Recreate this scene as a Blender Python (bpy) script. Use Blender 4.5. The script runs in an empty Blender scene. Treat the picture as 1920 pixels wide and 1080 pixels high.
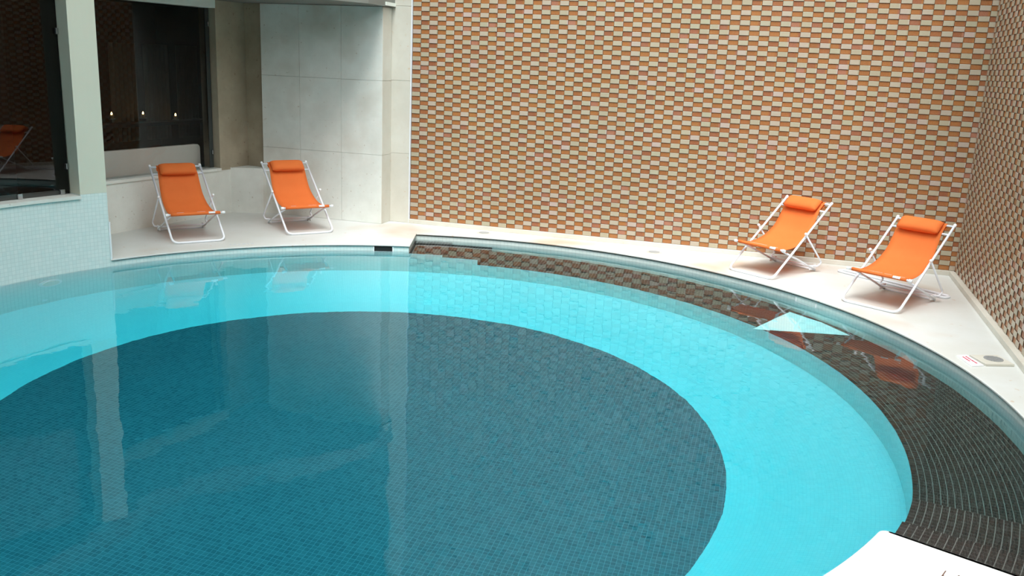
import bpy, bmesh, math, random
from mathutils import Vector, Matrix
random.seed(7)
sc = bpy.context.scene
COL = sc.collection
D2R = math.radians

# ------------------------------------------------------------------ camera
cam_d = bpy.data.cameras.new('camera')
cam = bpy.data.objects.new('camera', cam_d)
COL.objects.link(cam)
rgt = Vector((0.955894, 0.290639, 0.042368))
upv = Vector((-0.109915, 0.220213, 0.969239))
fwd = Vector((-0.272369, 0.931147, -0.242445))
CAM = Vector((5.096569, -11.976918, 2.32231))
M = Matrix((rgt, upv, -fwd)).transposed().to_4x4()
M.translation = CAM
cam.matrix_world = M
cam_d.sensor_width = 36.0
cam_d.lens = 1696.27 / 1920 * 36.0
cam_d.clip_start = 0.05
cam_d.clip_end = 200
sc.camera = cam
FPX = 1696.27

# ------------------------------------------------------------------ world, exposure
world = bpy.data.worlds.new('sky')
sc.world = world
world.use_nodes = True
wb = world.node_tree.nodes['Background']
wb.inputs['Color'].default_value = (0.92, 0.99, 1.0, 1)
# overcast sky, brighter towards the zenith as such skies are
wt = world.node_tree
tcw = wt.nodes.new('ShaderNodeTexCoord')
sxw = wt.nodes.new('ShaderNodeSeparateXYZ')
wt.links.new(tcw.outputs['Generated'], sxw.inputs[0])
mrw = wt.nodes.new('ShaderNodeMapRange')
mrw.inputs['From Min'].default_value = 0.0
mrw.inputs['From Max'].default_value = 1.0
mrw.inputs['To Min'].default_value = 0.8
mrw.inputs['To Max'].default_value = 2.3
wt.links.new(sxw.outputs[2], mrw.inputs['Value'])
wt.links.new(mrw.outputs[0], wb.inputs['Strength'])
# the sun behind thin cloud: a wide, soft source high over the court
sun_d = bpy.data.lights.new('sun', 'SUN')
sun_d.energy = 3.0
sun_d.angle = D2R(32)
sun_d.color = (1.0, 0.98, 0.95)
sun = bpy.data.objects.new('sun', sun_d)
COL.objects.link(sun)
sun.rotation_euler = Vector((0.10, -0.46, 0.88)).to_track_quat('Z', 'Y').to_euler()
vs = sc.view_settings
vs.view_transform = 'Standard'
vs.look = 'None'
vs.gamma = 1.0
vs.use_curve_mapping = False
vs.exposure = 0.66
sc.cycles.use_denoising = True
sc.cycles.max_bounces = 10
sc.cycles.diffuse_bounces = 5
sc.cycles.glossy_bounces = 4
sc.cycles.transmission_bounces = 8
sc.cycles.transparent_max_bounces = 12
sc.cycles.caustics_refractive = True
sc.cycles.caustics_reflective = False
sc.cycles.sample_clamp_indirect = 8.0

# ------------------------------------------------------------------ node helpers
def srgb(r, g, b):
    def f(c):
        c /= 255.0
        return c / 12.92 if c <= 0.04045 else ((c + 0.055) / 1.055) ** 2.4
    return (f(r), f(g), f(b), 1.0)

class NT:
    def __init__(self, name):
        self.m = bpy.data.materials.new(name)
        self.m.use_nodes = True
        self.t = self.m.node_tree
        self.b = self.t.nodes['Principled BSDF']
        self.out = self.t.nodes['Material Output']
    def n(self, kind, **kw):
        nd = self.t.nodes.new(kind)
        for k, v in kw.items():
            if k.startswith('i_'):
                nd.inputs[k[2:].replace('_', ' ')].default_value = v
            else:
                setattr(nd, k, v)
        return nd
    def l(self, a, b):
        self.t.links.new(a, b)
    def math(self, op, a, b=None, c=None):
        nd = self.n('ShaderNodeMath', operation=op)
        for i, x in enumerate((a, b, c)):
            if x is None:
                continue
            if hasattr(x, 'is_linked'):
                self.l(x, nd.inputs[i])
            else:
                nd.inputs[i].default_value = x
        return nd.outputs[0]
    def mix(self, fac, a, b, blend='MIX'):
        nd = self.n('ShaderNodeMix', data_type='RGBA', blend_type=blend)
        for i, x in ((0, fac), (6, a), (7, b)):
            if hasattr(x, 'is_linked'):
                self.l(x, nd.inputs[i])
            else:
                nd.inputs[i].default_value = x
        return nd.outputs[2]
    def ramp(self, fac, stops, interp='LINEAR'):
        nd = self.n('ShaderNodeValToRGB')
        cr = nd.color_ramp
        cr.interpolation = interp
        while len(cr.elements) < len(stops):
            cr.elements.new(0.5)
        for e, (p, c) in zip(cr.elements, stops):
            e.position = p
            e.color = c
        self.l(fac, nd.inputs[0])
        return nd.outputs[0]
    def noise(self, vec, scale, detail=4.0, rough=0.55):
        nd = self.n('ShaderNodeTexNoise')
        nd.inputs['Scale'].default_value = scale
        nd.inputs['Detail'].default_value = detail
        nd.inputs['Roughness'].default_value = rough
        if vec is not None:
            self.l(vec, nd.inputs['Vector'])
        return nd.outputs['Fac']
    def pos(self):
        return self.n('ShaderNodeNewGeometry').outputs['Position']
    def bump(self, h, strength, dist=0.01):
        nd = self.n('ShaderNodeBump')
        nd.inputs['Strength'].default_value = strength
        nd.inputs['Distance'].default_value = dist
        self.l(h, nd.inputs['Height'])
        self.l(nd.outputs[0], self.b.inputs['Normal'])
    def set(self, color=None, rough=None, metal=None, spec=None):
        for key, v in (('Base Color', color), ('Roughness', rough), ('Metallic', metal), ('Specular IOR Level', spec)):
            if v is None:
                continue
            if hasattr(v, 'is_linked'):
                self.l(v, self.b.inputs[key])
            else:
                self.b.inputs[key].default_value = v
        return self

def plain(name, color, rough=0.5, metal=0.0, spec=0.5, nscale=30.0, amp=0.06, bump=0.0):
    """a one-colour material with a faint procedural unevenness"""
    m = NT(name)
    f = m.noise(m.pos(), nscale, 3.0)
    dark = tuple(c * (1 - amp) for c in color[:3]) + (1,)
    lite = tuple(min(1.0, c * (1 + amp)) for c in color[:3]) + (1,)
    m.set(m.mix(f, dark, lite), rough, metal, spec)
    if bump:
        m.bump(f, bump, 0.004)
    return m.m

def stone(name, base, vein, stain, stain_amt=0.45, rough=0.45, scale=1.6):
    m = NT(name)
    p = m.pos()
    a = m.noise(p, scale, 6.0, 0.6)
    b = m.noise(p, scale * 7.0, 6.0, 0.65)
    c = m.noise(p, scale * 0.7, 3.0, 0.5)
    col = m.mix(m.ramp(a, [(0.36, (0, 0, 0, 1)), (0.66, (1, 1, 1, 1))]), base, vein)
    col = m.mix(m.math('MULTIPLY', m.ramp(b, [(0.5, (0, 0, 0, 1)), (0.75, (1, 1, 1, 1))]), 0.35), col, vein)
    s = m.ramp(c, [(0.56, (0, 0, 0, 1)), (0.72, (1, 1, 1, 1))])
    col = m.mix(m.math('MULTIPLY', s, stain_amt), col, stain)
    pit = m.ramp(m.noise(p, scale * 14, 2.0, 0.4), [(0.71, (0, 0, 0, 1)), (0.75, (1, 1, 1, 1))])
    col = m.mix(m.math('MULTIPLY', pit, 0.5), col, stain)
    m.set(col, rough, 0.0, 0.4)
    m.bump(b, 0.12, 0.004)
    return m.m

def mosaic(name, cols, grout, pitch, rough=0.25, gw=0.1, polar=None, radial_floor=False):
    """small square mosaic laid round a circle (angle x height, or angle x radius on a floor) or on flat xy"""
    m = NT(name)
    sep = m.n('ShaderNodeSeparateXYZ')
    m.l(m.pos(), sep.inputs[0])
    x, y, z = sep.outputs
    if polar:
        cx, cy, R = polar
        dx = m.math('SUBTRACT', x, cx)
        dy = m.math('SUBTRACT', y, cy)
        ang = m.math('ARCTAN2', dy, dx)
        u = m.math('MULTIPLY', ang, R)
        if radial_floor:
            v = m.math('SQRT', m.math('ADD', m.math('MULTIPLY', dx, dx), m.math('MULTIPLY', dy, dy)))
        else:
            v = z
    else:
        u, v = x, y
    u = m.math('DIVIDE', u, pitch)
    v = m.math('DIVIDE', v, pitch)
    fu, fv = m.math('FRACT', u), m.math('FRACT', v)
    gu = m.math('LESS_THAN', fu, gw)
    gv = m.math('LESS_THAN', fv, gw)
    g = m.math('MAXIMUM', gu, gv)
    cmb = m.n('ShaderNodeCombineXYZ')
    m.l(m.math('FLOOR', u), cmb.inputs[0])
    m.l(m.math('FLOOR', v), cmb.inputs[1])
    wn = m.n('ShaderNodeTexWhiteNoise', noise_dimensions='2D')
    m.l(cmb.outputs[0], wn.inputs['Vector'])
    col = m.mix(wn.outputs['Value'], cols[0], cols[1])
    col = m.mix(g, col, grout)
    m.set(col, rough, 0.0, 0.5)
    return m.m

# ------------------------------------------------------------------ mesh helpers
def add_box(bm, x0, x1, y0, y1, z0, z1):
    vsx = [bm.verts.new((x, y, z)) for z in (z0, z1) for y in (y0, y1) for x in (x0, x1)]
    for f in ((0, 2, 3, 1), (4, 5, 7, 6), (0, 1, 5, 4), (2, 6, 7, 3), (0, 4, 6, 2), (1, 3, 7, 5)):
        bm.faces.new([vsx[i] for i in f])

def add_prism(bm, pts, z0, z1):
    """vertical prism over a plan polygon (any orientation)"""
    a = sum(p[0] * q[1] - q[0] * p[1] for p, q in zip(pts, pts[1:] + pts[:1]))
    if a < 0:
        pts = pts[::-1]
    lo = [bm.verts.new((p[0], p[1], z0)) for p in pts]
    hi = [bm.verts.new((p[0], p[1], z1)) for p in pts]
    n = len(pts)
    bm.faces.new(hi)
    bm.faces.new(lo[::-1])
    for i in range(n):
        j = (i + 1) % n
        bm.faces.new((lo[i], lo[j], hi[j], hi[i]))

def add_tube(bm, pts, r, seg=10, cap=True):
    pts = [Vector(p) for p in pts]
    n = len(pts)
    tang = []
    for i in range(n):
        a = pts[i] - pts[i - 1] if i > 0 else pts[1] - pts[0]
        b = pts[i + 1] - pts[i] if i < n - 1 else pts[-1] - pts[-2]
        t = a.normalized() + b.normalized()
        tang.append(t.normalized())
    ref = Vector((0, 0, 1)) if abs(tang[0].z) < 0.9 else Vector((1, 0, 0))
    u = tang[0].cross(ref).normalized()
    rings = []
    for i in range(n):
        t = tang[i]
        u = (u - t * u.dot(t)).normalized()
        v = t.cross(u)
        k = 1.0
        if 0 < i < n - 1:
            c = (pts[i] - pts[i - 1]).normalized().dot(t)
            k = 1.0 / max(0.6, c)
        rings.append([bm.verts.new(pts[i] + (u * math.cos(a) + v * math.sin(a)) * r * (k if False else 1.0))
                      for a in [2 * math.pi * s / seg for s in range(seg)]])
    for i in range(n - 1):
        for s in range(seg):
            q = (s + 1) % seg
            bm.faces.new((rings[i][s], rings[i][q], rings[i + 1][q], rings[i + 1][s]))
    if cap:
        bm.faces.new(rings[0][::-1])
        bm.faces.new(rings[-1])

def round_path(pts, rad, n=5):
    """polyline with its inner corners rounded"""
    pts = [Vector(p) for p in pts]
    out = [pts[0]]
    for i in range(1, len(pts) - 1):
        a = (pts[i - 1] - pts[i])
        b = (pts[i + 1] - pts[i])
        r = min(rad, a.length * 0.45, b.length * 0.45)
        p0 = pts[i] + a.normalized() * r
        p2 = pts[i] + b.normalized() * r
        for k in range(n + 1):
            t = k / n
            out.append(p0 * (1 - t) ** 2 + pts[i] * 2 * t * (1 - t) + p2 * t * t)
    out.append(pts[-1])
    return out

def obj(name, bm, mat, parent=None, smooth=False, label=None, category=None, group=None, kind=None, normals=True):
    if normals:
        bmesh.ops.recalc_face_normals(bm, faces=bm.faces)
    me = bpy.data.meshes.new(name)
    bm.to_mesh(me)
    bm.free()
    for m in (mat if isinstance(mat, (list, tuple)) else [mat]):
        me.materials.append(m)
    if smooth:
        for p in me.polygons:
            p.use_smooth = True
    return link(name, me, parent, label, category, group, kind)

def link(name, me, parent=None, label=None, category=None, group=None, kind=None):
    o = bpy.data.objects.new(name, me)
    COL.objects.link(o)
    if parent:
        o.parent = parent
    tag(o, label, category, group, kind)
    return o

def tag(o, label=None, category=None, group=None, kind=None):
    for k, v in (('label', label), ('category', category), ('group', group), ('kind', kind)):
        if v:
            o[k] = v

def empty(name, loc, label, category, group=None, rz=0.0, kind=None):
    o = bpy.data.objects.new(name, None)
    COL.objects.link(o)
    o.location = loc
    o.rotation_euler = (0, 0, rz)
    o.empty_display_size = 0.1
    tag(o, label, category, group, kind)
    return o

def to_px(p):
    d = Vector(p) - CAM
    z = d.dot(fwd)
    if z <= 0.1:
        return None
    return 960 + FPX * d.dot(rgt) / z, 540 - FPX * d.dot(upv) / z, z

# ------------------------------------------------------------------ key dimensions (metres)
CX, CY = 1.9104, -5.5576          # centre of the round pool
RM, RO = 4.247, 5.077             # pool wall, outer wall behind the shelf
A0, A1 = -23.2, 107.4             # the shelf runs between these angles
ZW = -0.085                       # water level (deck = 0)
ZB = -0.56                        # shelf
XR = 7.24                         # right wall
YF = -14.0                        # wall behind the camera
HT = 6.0                          # wall height
PT = 0.06                         # tile row height
PC = 0.121445                     # tile column width
def pol(r, a, z=0.0):
    return Vector((CX + r * math.cos(D2R(a)), CY + r * math.sin(D2R(a)), z))

# ------------------------------------------------------------------ materials
DECK = stone('deck_stone', srgb(209, 212, 210), srgb(200, 201, 195), srgb(188, 154, 120), 0.65, 0.35, 0.9)
STONE = stone('limestone', srgb(228, 231, 225), srgb(213, 215, 208), srgb(168, 152, 130), 0.35, 0.5, 1.7)
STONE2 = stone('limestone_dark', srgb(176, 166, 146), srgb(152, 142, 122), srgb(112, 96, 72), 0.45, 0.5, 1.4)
SKIRT = stone('skirting_stone', srgb(210, 208, 198), srgb(196, 192, 180), srgb(196, 170, 140), 0.3, 0.4, 1.2)
JOINT = plain('joint_mortar', srgb(186, 184, 176), 0.9)
PLASTER = plain('plaster', srgb(225, 232, 224), 0.8, nscale=2.0, amp=0.03)
PILLARM = plain('pillar_paint', srgb(212, 214, 197), 0.6, nscale=1.5, amp=0.05)
UPPER = plain('upper_render', srgb(120, 122, 116), 0.85, nscale=2.0, amp=0.06)  # plaster darkened to grey so these surfaces throw back less light
MOS_W = mosaic('white_mosaic', (srgb(222, 234, 231), srgb(213, 229, 226)), srgb(201, 217, 214), 0.042, 0.25, 0.10, (CX, CY, RM))
MOS_F = mosaic('white_mosaic_floor', (srgb(196, 223, 229), srgb(190, 220, 227)), srgb(182, 213, 220), 0.026, 0.3, 0.1, (CX, CY, 3.6), True)
MOS_D = mosaic('dark_mosaic', (srgb(76, 88, 100), srgb(93, 104, 115)), srgb(126, 138, 148), 0.036, 0.3, 0.09)
MOS_B = plain('bench_tile', srgb(46, 39, 38), 0.3, nscale=14.0, amp=0.5)
GROUT = plain('bench_grout', srgb(132, 130, 126), 0.8)
TUBE = plain('white_enamel', srgb(226, 231, 238), 0.25, amp=0.02)
CAPM = plain('white_plastic', srgb(236, 238, 240), 0.4, amp=0.03)
CHROME = plain('brushed_steel', srgb(190, 192, 196), 0.25, 1.0, nscale=60, amp=0.08)
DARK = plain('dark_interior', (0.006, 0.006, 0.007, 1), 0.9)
BLACK = plain('black_opening', (0.004, 0.005, 0.005, 1), 0.7)
FRAME = plain('dark_frame', srgb(84, 90, 90), 0.4)
CURT = plain('brown_curtain', srgb(78, 72, 60), 0.9, nscale=12, amp=0.2)
PANEL = plain('pale_panel', srgb(232, 228, 220), 0.5, nscale=3, amp=0.06)
GREY = plain('grey_grille', srgb(150, 152, 152), 0.6, nscale=80, amp=0.3)
WAX = plain('candle_wax', srgb(120, 96, 66), 0.5)
RED = plain('red_print', srgb(200, 40, 80), 0.5)
INK = plain('grey_print', srgb(196, 202, 206), 0.6)
BROWN = plain('brown_board', srgb(92, 62, 50), 0.6)

def fabric():
    m = NT('orange_sling_fabric')
    tc = m.n('ShaderNodeTexCoord').outputs['Object']
    w1 = m.n('ShaderNodeTexWave', i_Scale=120.0)
    m.l(tc, w1.inputs['Vector'])
    f = m.noise(tc, 9.0, 4.0)
    col = m.mix(f, (0.86, 0.225, 0.052, 1), (0.92, 0.265, 0.066, 1))
    m.set(col, 0.75, 0, 0.25)
    m.bump(w1.outputs['Fac'], 0.06, 0.001)
    tr = m.n('ShaderNodeBsdfTranslucent')
    m.l(col, tr.inputs['Color'])
    ms = m.n('ShaderNodeMixShader')
    ms.inputs[0].default_value = 0.36
    m.l(m.b.outputs[0], ms.inputs[1])
    m.l(tr.outputs[0], ms.inputs[2])
    m.l(ms.outputs[0], m.out.inputs['Surface'])
    return m.m
FABRIC = fabric()

def wall_tile(name, stops, rough, spec, speck):
    """glazed wall tile; every tile of the grid gets a tint of its own, with a fine speckle"""
    m = NT(name)
    sep = m.n('ShaderNodeSeparateXYZ')
    p = m.pos()
    m.l(p, sep.inputs[0])
    s = m.math('ADD', sep.outputs[0], sep.outputs[1])       # along either wall
    cmb = m.n('ShaderNodeCombineXYZ')
    m.l(m.math('FLOOR', m.math('DIVIDE', m.math('ADD', s, 0.004), PC)), cmb.inputs[0])
    m.l(m.math('FLOOR', m.math('DIVIDE', sep.outputs[2], PT)), cmb.inputs[1])
    wn = m.n('ShaderNodeTexWhiteNoise', noise_dimensions='2D')
    m.l(cmb.outputs[0], wn.inputs['Vector'])
    col = m.ramp(wn.outputs['Value'], stops)
    big = m.noise(p, 1.1, 3.0)
    col = m.mix(m.math('MULTIPLY', big, 0.35), col, tuple(c * 0.72 for c in stops[0][1][:3]) + (1,))
    sp = m.noise(p, 210.0, 2.0, 0.7)
    col = m.mix(m.ramp(sp, [(0.35, (0, 0, 0, 1)), (0.75, (speck, speck, speck, 1))]), col, srgb(235, 225, 205))
    rr = m.math('ADD', m.math('MULTIPLY', wn.outputs['Value'], 0.12), rough)
    m.set(col, rr, 0.0, spec)
    m.bump(sp, 0.25, 0.002)
    return m.m
TILE_L = wall_tile('pale_wall_tile', [(0.0, srgb(158, 148, 124)), (0.3, srgb(168, 157, 133)), (0.6, srgb(172, 156, 142)), (0.85, srgb(158, 153, 126)), (1.0, srgb(176, 153, 148))], 0.22, 0.6, 0.30)
TILE_O = wall_tile('orange_wall_tile', [(0.0, srgb(146, 84, 32)), (0.35, srgb(164, 101, 38)), (0.7, srgb(155, 88, 35)), (0.92, srgb(139, 72, 34)), (1.0, srgb(168, 106, 82))], 0.28, 0.45, 0.14)
TILE_S = plain('tile_body', srgb(74, 50, 38), 0.8)
BACKING = plain('tile_backing', srgb(96, 72, 52), 0.9)

def glass_pane(name, ior):
    m = NT(name)
    g = m.n('ShaderNodeBsdfGlossy', i_Roughness=0.0)
    t = m.n('ShaderNodeBsdfTransparent')
    t.inputs['Color'].default_value = (0.94, 0.96, 0.96, 1)
    fr = m.n('ShaderNodeFresnel', i_IOR=ior)
    # the faint unevenness of float glass
    bp = m.n('ShaderNodeBump', i_Strength=0.01, i_Distance=0.01)
    m.l(m.noise(m.pos(), 2.0, 1.0), bp.inputs['Height'])
    m.l(bp.outputs[0], g.inputs['Normal'])
    ms = m.n('ShaderNodeMixShader')
    m.l(fr.outputs[0], ms.inputs[0])
    m.l(t.outputs[0], ms.inputs[1])
    m.l(g.outputs[0], ms.inputs[2])
    m.l(ms.outputs[0], m.out.inputs['Surface'])
    return m.m
GLASS = glass_pane('coated_window_glass', 1.58)
GLASS2 = glass_pane('clear_window_glass', 1.40)

def water_mat():
    m = NT('pool_water')
    g = m.n('ShaderNodeBsdfGlass', i_Roughness=0.0, i_IOR=1.333)
    p = m.pos()
    h = m.math('ADD', m.noise(p, 1.6, 2.0, 0.5), m.math('MULTIPLY', m.noise(p, 6.0, 2.0, 0.5), 0.16))
    bp = m.n('ShaderNodeBump', i_Strength=1.0, i_Distance=0.004)
    m.l(h, bp.inputs['Height'])
    m.l(bp.outputs[0], g.inputs['Normal'])
    va = m.n('ShaderNodeVolumeAbsorption')
    va.inputs['Color'].default_value = (0.0, 0.925, 0.975, 1)
    va.inputs['Density'].default_value = 0.66
    m.l(g.outputs[0], m.out.inputs['Surface'])
    m.l(va.outputs[0], m.out.inputs['Volume'])
    return m.m
WATER = water_mat()

def emit(name, color, strength):
    m = NT(name)
    e = m.n('ShaderNodeEmission')
    e.inputs['Color'].default_value = color
    e.inputs['Strength'].default_value = strength
    m.l(e.outputs[0], m.out.inputs['Surface'])
    return m.m
FLAME = emit('candle_flame', (1.0, 0.62, 0.22, 1), 9.0)

# ------------------------------------------------------------------ deck
def r_in(a):
    a = ((a + 180) % 360) - 180
    return RO if A0 <= a <= A1 else RM

def box_hit(a, x0, x1, y0, y1):
    dx, dy = math.cos(D2R(a)), math.sin(D2R(a))
    t = 1e9
    for d, lo, hi, c in ((dx, x0, x1, CX), (dy, y0, y1, CY)):
        if d > 1e-9:
            t = min(t, (hi - c) / d)
        elif d < -1e-9:
            t = min(t, (lo - c) / d)
    return t

def deck():
    bm = bmesh.new()
    X0, X1, Y0, Y1 = -3.2, XR + 0.03, YF, 0.03
    RC = 0.042
    ang = []
    a = A0
    ang_sets = []
    def run(a0, a1, rin):
        n = max(2, int(abs(a1 - a0) / 1.0))
        L = [a0 + (a1 - a0) * i / n for i in range(n + 1)]
        for cxr, cyr in ((X0, Y0), (X1, Y0), (X1, Y1), (X0, Y1)):
            c = math.degrees(math.atan2(cyr - CY, cxr - CX))
            for k in (c, c + 360, c - 360):
                if a0 < k < a1:
                    L.append(k)
        L.sort()
        ang_sets.append((L, rin))
    run(A0, A1, RO)
    run(A1, 155.7, RM)
    run(155.7, 205.0, RM + 0.45)
    run(205.0, 360 + A0, RM)
    AE = 360 + A0 + 0.22
    ang_sets[-1][0].extend(AE - math.degrees(x / RM) for x in (0.0, 0.0015, 0.004, 0.008, 0.014, 0.022, 0.032, 0.042))
    ang_sets[-1][0].sort()
    for L, rin in ang_sets:
        rows = []
        for a in L:
            lip = rin - 0.018
            sd = D2R(AE - a) * RM
            if 0 <= sd < RC:                                # rounded corner of the near coping block
                lip += RC - math.sqrt(max(0.0, RC * RC - (RC - sd) ** 2))
            ro = box_hit(a, X0, X1, Y0, Y1)
            rows.append([bm.verts.new(pol(r, a, z)) for r, z in
                         ((ro, 0), (lip + 0.012, 0), (lip + 0.003, -0.002), (lip, -0.005), (lip, -0.016), (rin + 0.02, -0.016))])
        for p, q in zip(rows, rows[1:]):
            for k in range(5):
                bm.faces.new((p[k], q[k], q[k + 1], p[k + 1]))
    # the two radial ends of the coping
    for a in (A0, A1):
        s = 1 if a == A0 else -1
        rb = RM - 0.018 + (RC if a == A0 else 0.0)
        p = [pol(rb, a + s * 0.22, 0), pol(RO, a + s * 0.22, 0), pol(RO, a + s * 0.22, -0.016), pol(rb, a + s * 0.22, -0.016)]
        q = [pol(rb, a, 0), pol(RO, a, 0), pol(RO, a, -0.016), pol(rb, a, -0.016)]
        pv = [bm.verts.new(v) for v in p]
        qv = [bm.verts.new(v) for v in q]
        bm.faces.new(pv)
        bm.faces.new((pv[0], pv[1], qv[1], qv[0]))
        bm.faces.new((pv[3], pv[0], qv[0], qv[3]))
        bm.faces.new((pv[2], pv[3], qv[3], qv[2]))
    return obj('floor', bm, DECK, kind='structure', label='pale polished stone pool deck with curved coping edge', category='floor', normals=False)
floor = deck()

# ------------------------------------------------------------------ pool basin
def arc(a0, a1, step=1.0):
    n = max(2, int(math.ceil(abs(a1 - a0) / step)))
    return [a0 + (a1 - a0) * i / n for i in range(n + 1)]

def strip(bm, angles, prof, mi=0):
    rows = [[bm.verts.new(pol(r, a, z)) for r, z in prof] for a in angles]
    for p, q in zip(rows, rows[1:]):
        for k in range(len(prof) - 1):
            f = bm.faces.new((p[k], p[k + 1], q[k + 1], q[k]))
            f.material_index = mi
            f.smooth = False

def basin():
    bm = bmesh.new()
    ZF, ZD, RD = -1.12, -1.66, 3.04
    strip(bm, arc(A1, 360 + A0), [(RM, -0.014), (RM, ZF)], 0)
    strip(bm, arc(A0, A1), [(RM, ZB - 0.006), (RM, ZF)], 0)
    strip(bm, arc(A0, A1), [(RO, -0.014), (RO, ZB - 0.02)], 0)
    for a in (A0, A1):
        v = [bm.verts.new(pol(r, a, z)) for r, z in ((RM, -0.014), (RO, -0.014), (RO, ZB), (RM, ZB))]
        bm.faces.new(v)
    strip(bm, arc(0, 360), [(RM, ZF), (RD + 0.25, ZD + 0.09), (RD, ZD)], 1)
    b = obj('pool_basin', bm, [MOS_W, MOS_F], kind='structure', label='round pool basin lined with small white mosaic', category='pool basin', normals=False)
    bm = bmesh.new()
    c = bm.verts.new(pol(0, 0, ZD))
    ring = [bm.verts.new(pol(RD, a, ZD)) for a in range(0, 360, 2)]
    for i in range(len(ring)):
        bm.faces.new((c, ring[i], ring[(i + 1) % len(ring)]))
    obj('dark_mosaic_disc', bm, MOS_D, b, normals=False)
    return b
basin_o = basin()

# thin dark strip under the coping
DKSTRIP = plain('dark_strip', srgb(40, 46, 44), 0.9, nscale=40, amp=0.6)
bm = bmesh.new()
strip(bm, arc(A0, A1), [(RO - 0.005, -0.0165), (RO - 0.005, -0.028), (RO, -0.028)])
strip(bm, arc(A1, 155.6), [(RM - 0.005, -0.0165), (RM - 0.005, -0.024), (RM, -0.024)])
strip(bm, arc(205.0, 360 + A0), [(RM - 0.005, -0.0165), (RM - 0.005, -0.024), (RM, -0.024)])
obj('coping_strip', bm, DKSTRIP, basin_o, normals=False)

# ------------------------------------------------------------------ the dark mosaic shelf and its steps
def shelf(name, a0, a1, z, label, category, group=None, risers=()):
    bm = bmesh.new()
    strip(bm, arc(a0, a1), [(RM, z - 0.006), (RM, z), (RO, z)])
    for a, zl in risers:
        v = [bm.verts.new(pol(r, a, zz)) for r, zz in ((RM, zl), (RO, zl), (RO, z), (RM, z))]
        bm.faces.new(v)
    if risers:
        strip(bm, arc(a0, a1), [(RM, ZB - 0.01), (RM, z - 0.006)], 1)
    o = obj(name, bm, [GROUT, MOS_W], None, label=label, category=category, group=group, normals=False)
    # the mosaic pieces, proud of the grout
    bm = bmesh.new()
    P, G, T = 0.0415, 0.0055, 0.004
    nr = int((RO - RM) / P)
    dr = (RO - RM) / nr
    cells = []
    for i in range(nr):
        r0, r1 = RM + i * dr + (0.0 if i == 0 else G / 2), RM + (i + 1) * dr - G / 2
        rm = (r0 + r1) / 2
        n = max(1, int(round(D2R(a1 - a0) * rm / P)))
        da = (a1 - a0) / n
        ga = math.degrees(G / rm) / 2
        for k in range(n):
            am = a0 + (k + 0.5) * da
            q0, q1 = to_px(pol(r0, am, z)), to_px(pol(r1, am, z))
            size = 0.0
            if q0 and q1 and -5 < q0[0] < 1925 and -5 < q0[1] < 1085:
                size = math.hypot(q1[0] - q0[0], q1[1] - q0[1])
            cells.append((size, i, am, da / 2 - ga, r0, r1))
    cells.sort(key=lambda t: -t[0])
    rowmesh = {}
    for c, (size, i, am, h, r0, r1) in enumerate(cells):
        single = c < 300 and size > 9.0                     # large enough to pick apart
        b = bmesh.new() if single and i not in rowmesh else bm
        if not (single and i in rowmesh):
            cen = 0.0 if single else am
            f = (lambda r, a, zz: Vector((r * math.cos(D2R(a)), r * math.sin(D2R(a)), zz))) if single else pol
            corners = ((r0, cen - h), (r1, cen - h), (r1, cen + h), (r0, cen + h))
            top = [b.verts.new(f(r, a, z + T)) for r, a in corners]
            low = [b.verts.new(f(r, a, z - 0.001)) for r, a in corners]
            b.faces.new(top)
            for q in range(4):
                w = (q + 1) % 4
                b.faces.new((low[q], low[w], top[w], top[q]))
        if single:
            if i not in rowmesh:
                me = bpy.data.meshes.new('mosaic_piece')
                b.to_mesh(me)
                b.free()
                me.materials.append(MOS_B)
                rowmesh[i] = me
            t = link('mosaic_piece', rowmesh[i], o)
            t.location = (CX, CY, 0)
            t.rotation_euler = (0, 0, D2R(am))
    for a, zl in risers:                                    # pieces on the riser face
        nz = max(1, int(round((z - zl) / P)))
        dz = (z - zl) / nz
        s = -1 if a < 40 and a == a1 else 1
        off = math.degrees(0.003 / 4.6) * (1 if a == a1 else -1)
        for i in range(nr):
            r0, r1 = RM + i * dr + G / 2, RM + (i + 1) * dr - G / 2
            for k in range(nz):
                z0, z1 = zl + k * dz + G / 2, zl + (k + 1) * dz - G / 2
                bm.faces.new([bm.verts.new(pol(r, a + off, zz)) for r, zz in ((r0, z0), (r1, z0), (r1, z1), (r0, z1))])
    if risers:                                              # pieces on the curved side above the shelf
        zl = risers[0][1]
        n = max(1, int(round(D2R(a1 - a0) * RM / P)))
        da = (a1 - a0) / n
        ga = math.degrees(G / RM) / 2
        nz = max(1, int(round((z - zl) / P)))
        dz = (z - zl) / nz
    obj('mosaic_pieces', bm, MOS_B, o, kind='stuff', normals=True)
    return o
S1, S2 = -0.175, -0.297
shelf('pool_bench', -11.1, 95.4, ZB, 'long dark mosaic bench just under water round right side of pool', 'bench')
shelf('pool_step', 101.6, A1, S1, 'upper dark mosaic step under water beside the stone pilasters', 'step', 'pool entry steps', [(101.6, S2)])
shelf('pool_step', 95.4, 101.6, S2, 'second dark mosaic step under water at far end of bench', 'step', 'pool entry steps', [(95.4, ZB)])
shelf('pool_step', A0, -17.3, S1, 'upper dark mosaic step under water against the near coping block', 'step', 'pool entry steps', [(-17.3, S2)])
shelf('pool_step', -17.3, -11.1, S2, 'second dark mosaic step under water at near end of bench', 'step', 'pool entry steps', [(-11.1, ZB)])

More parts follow.
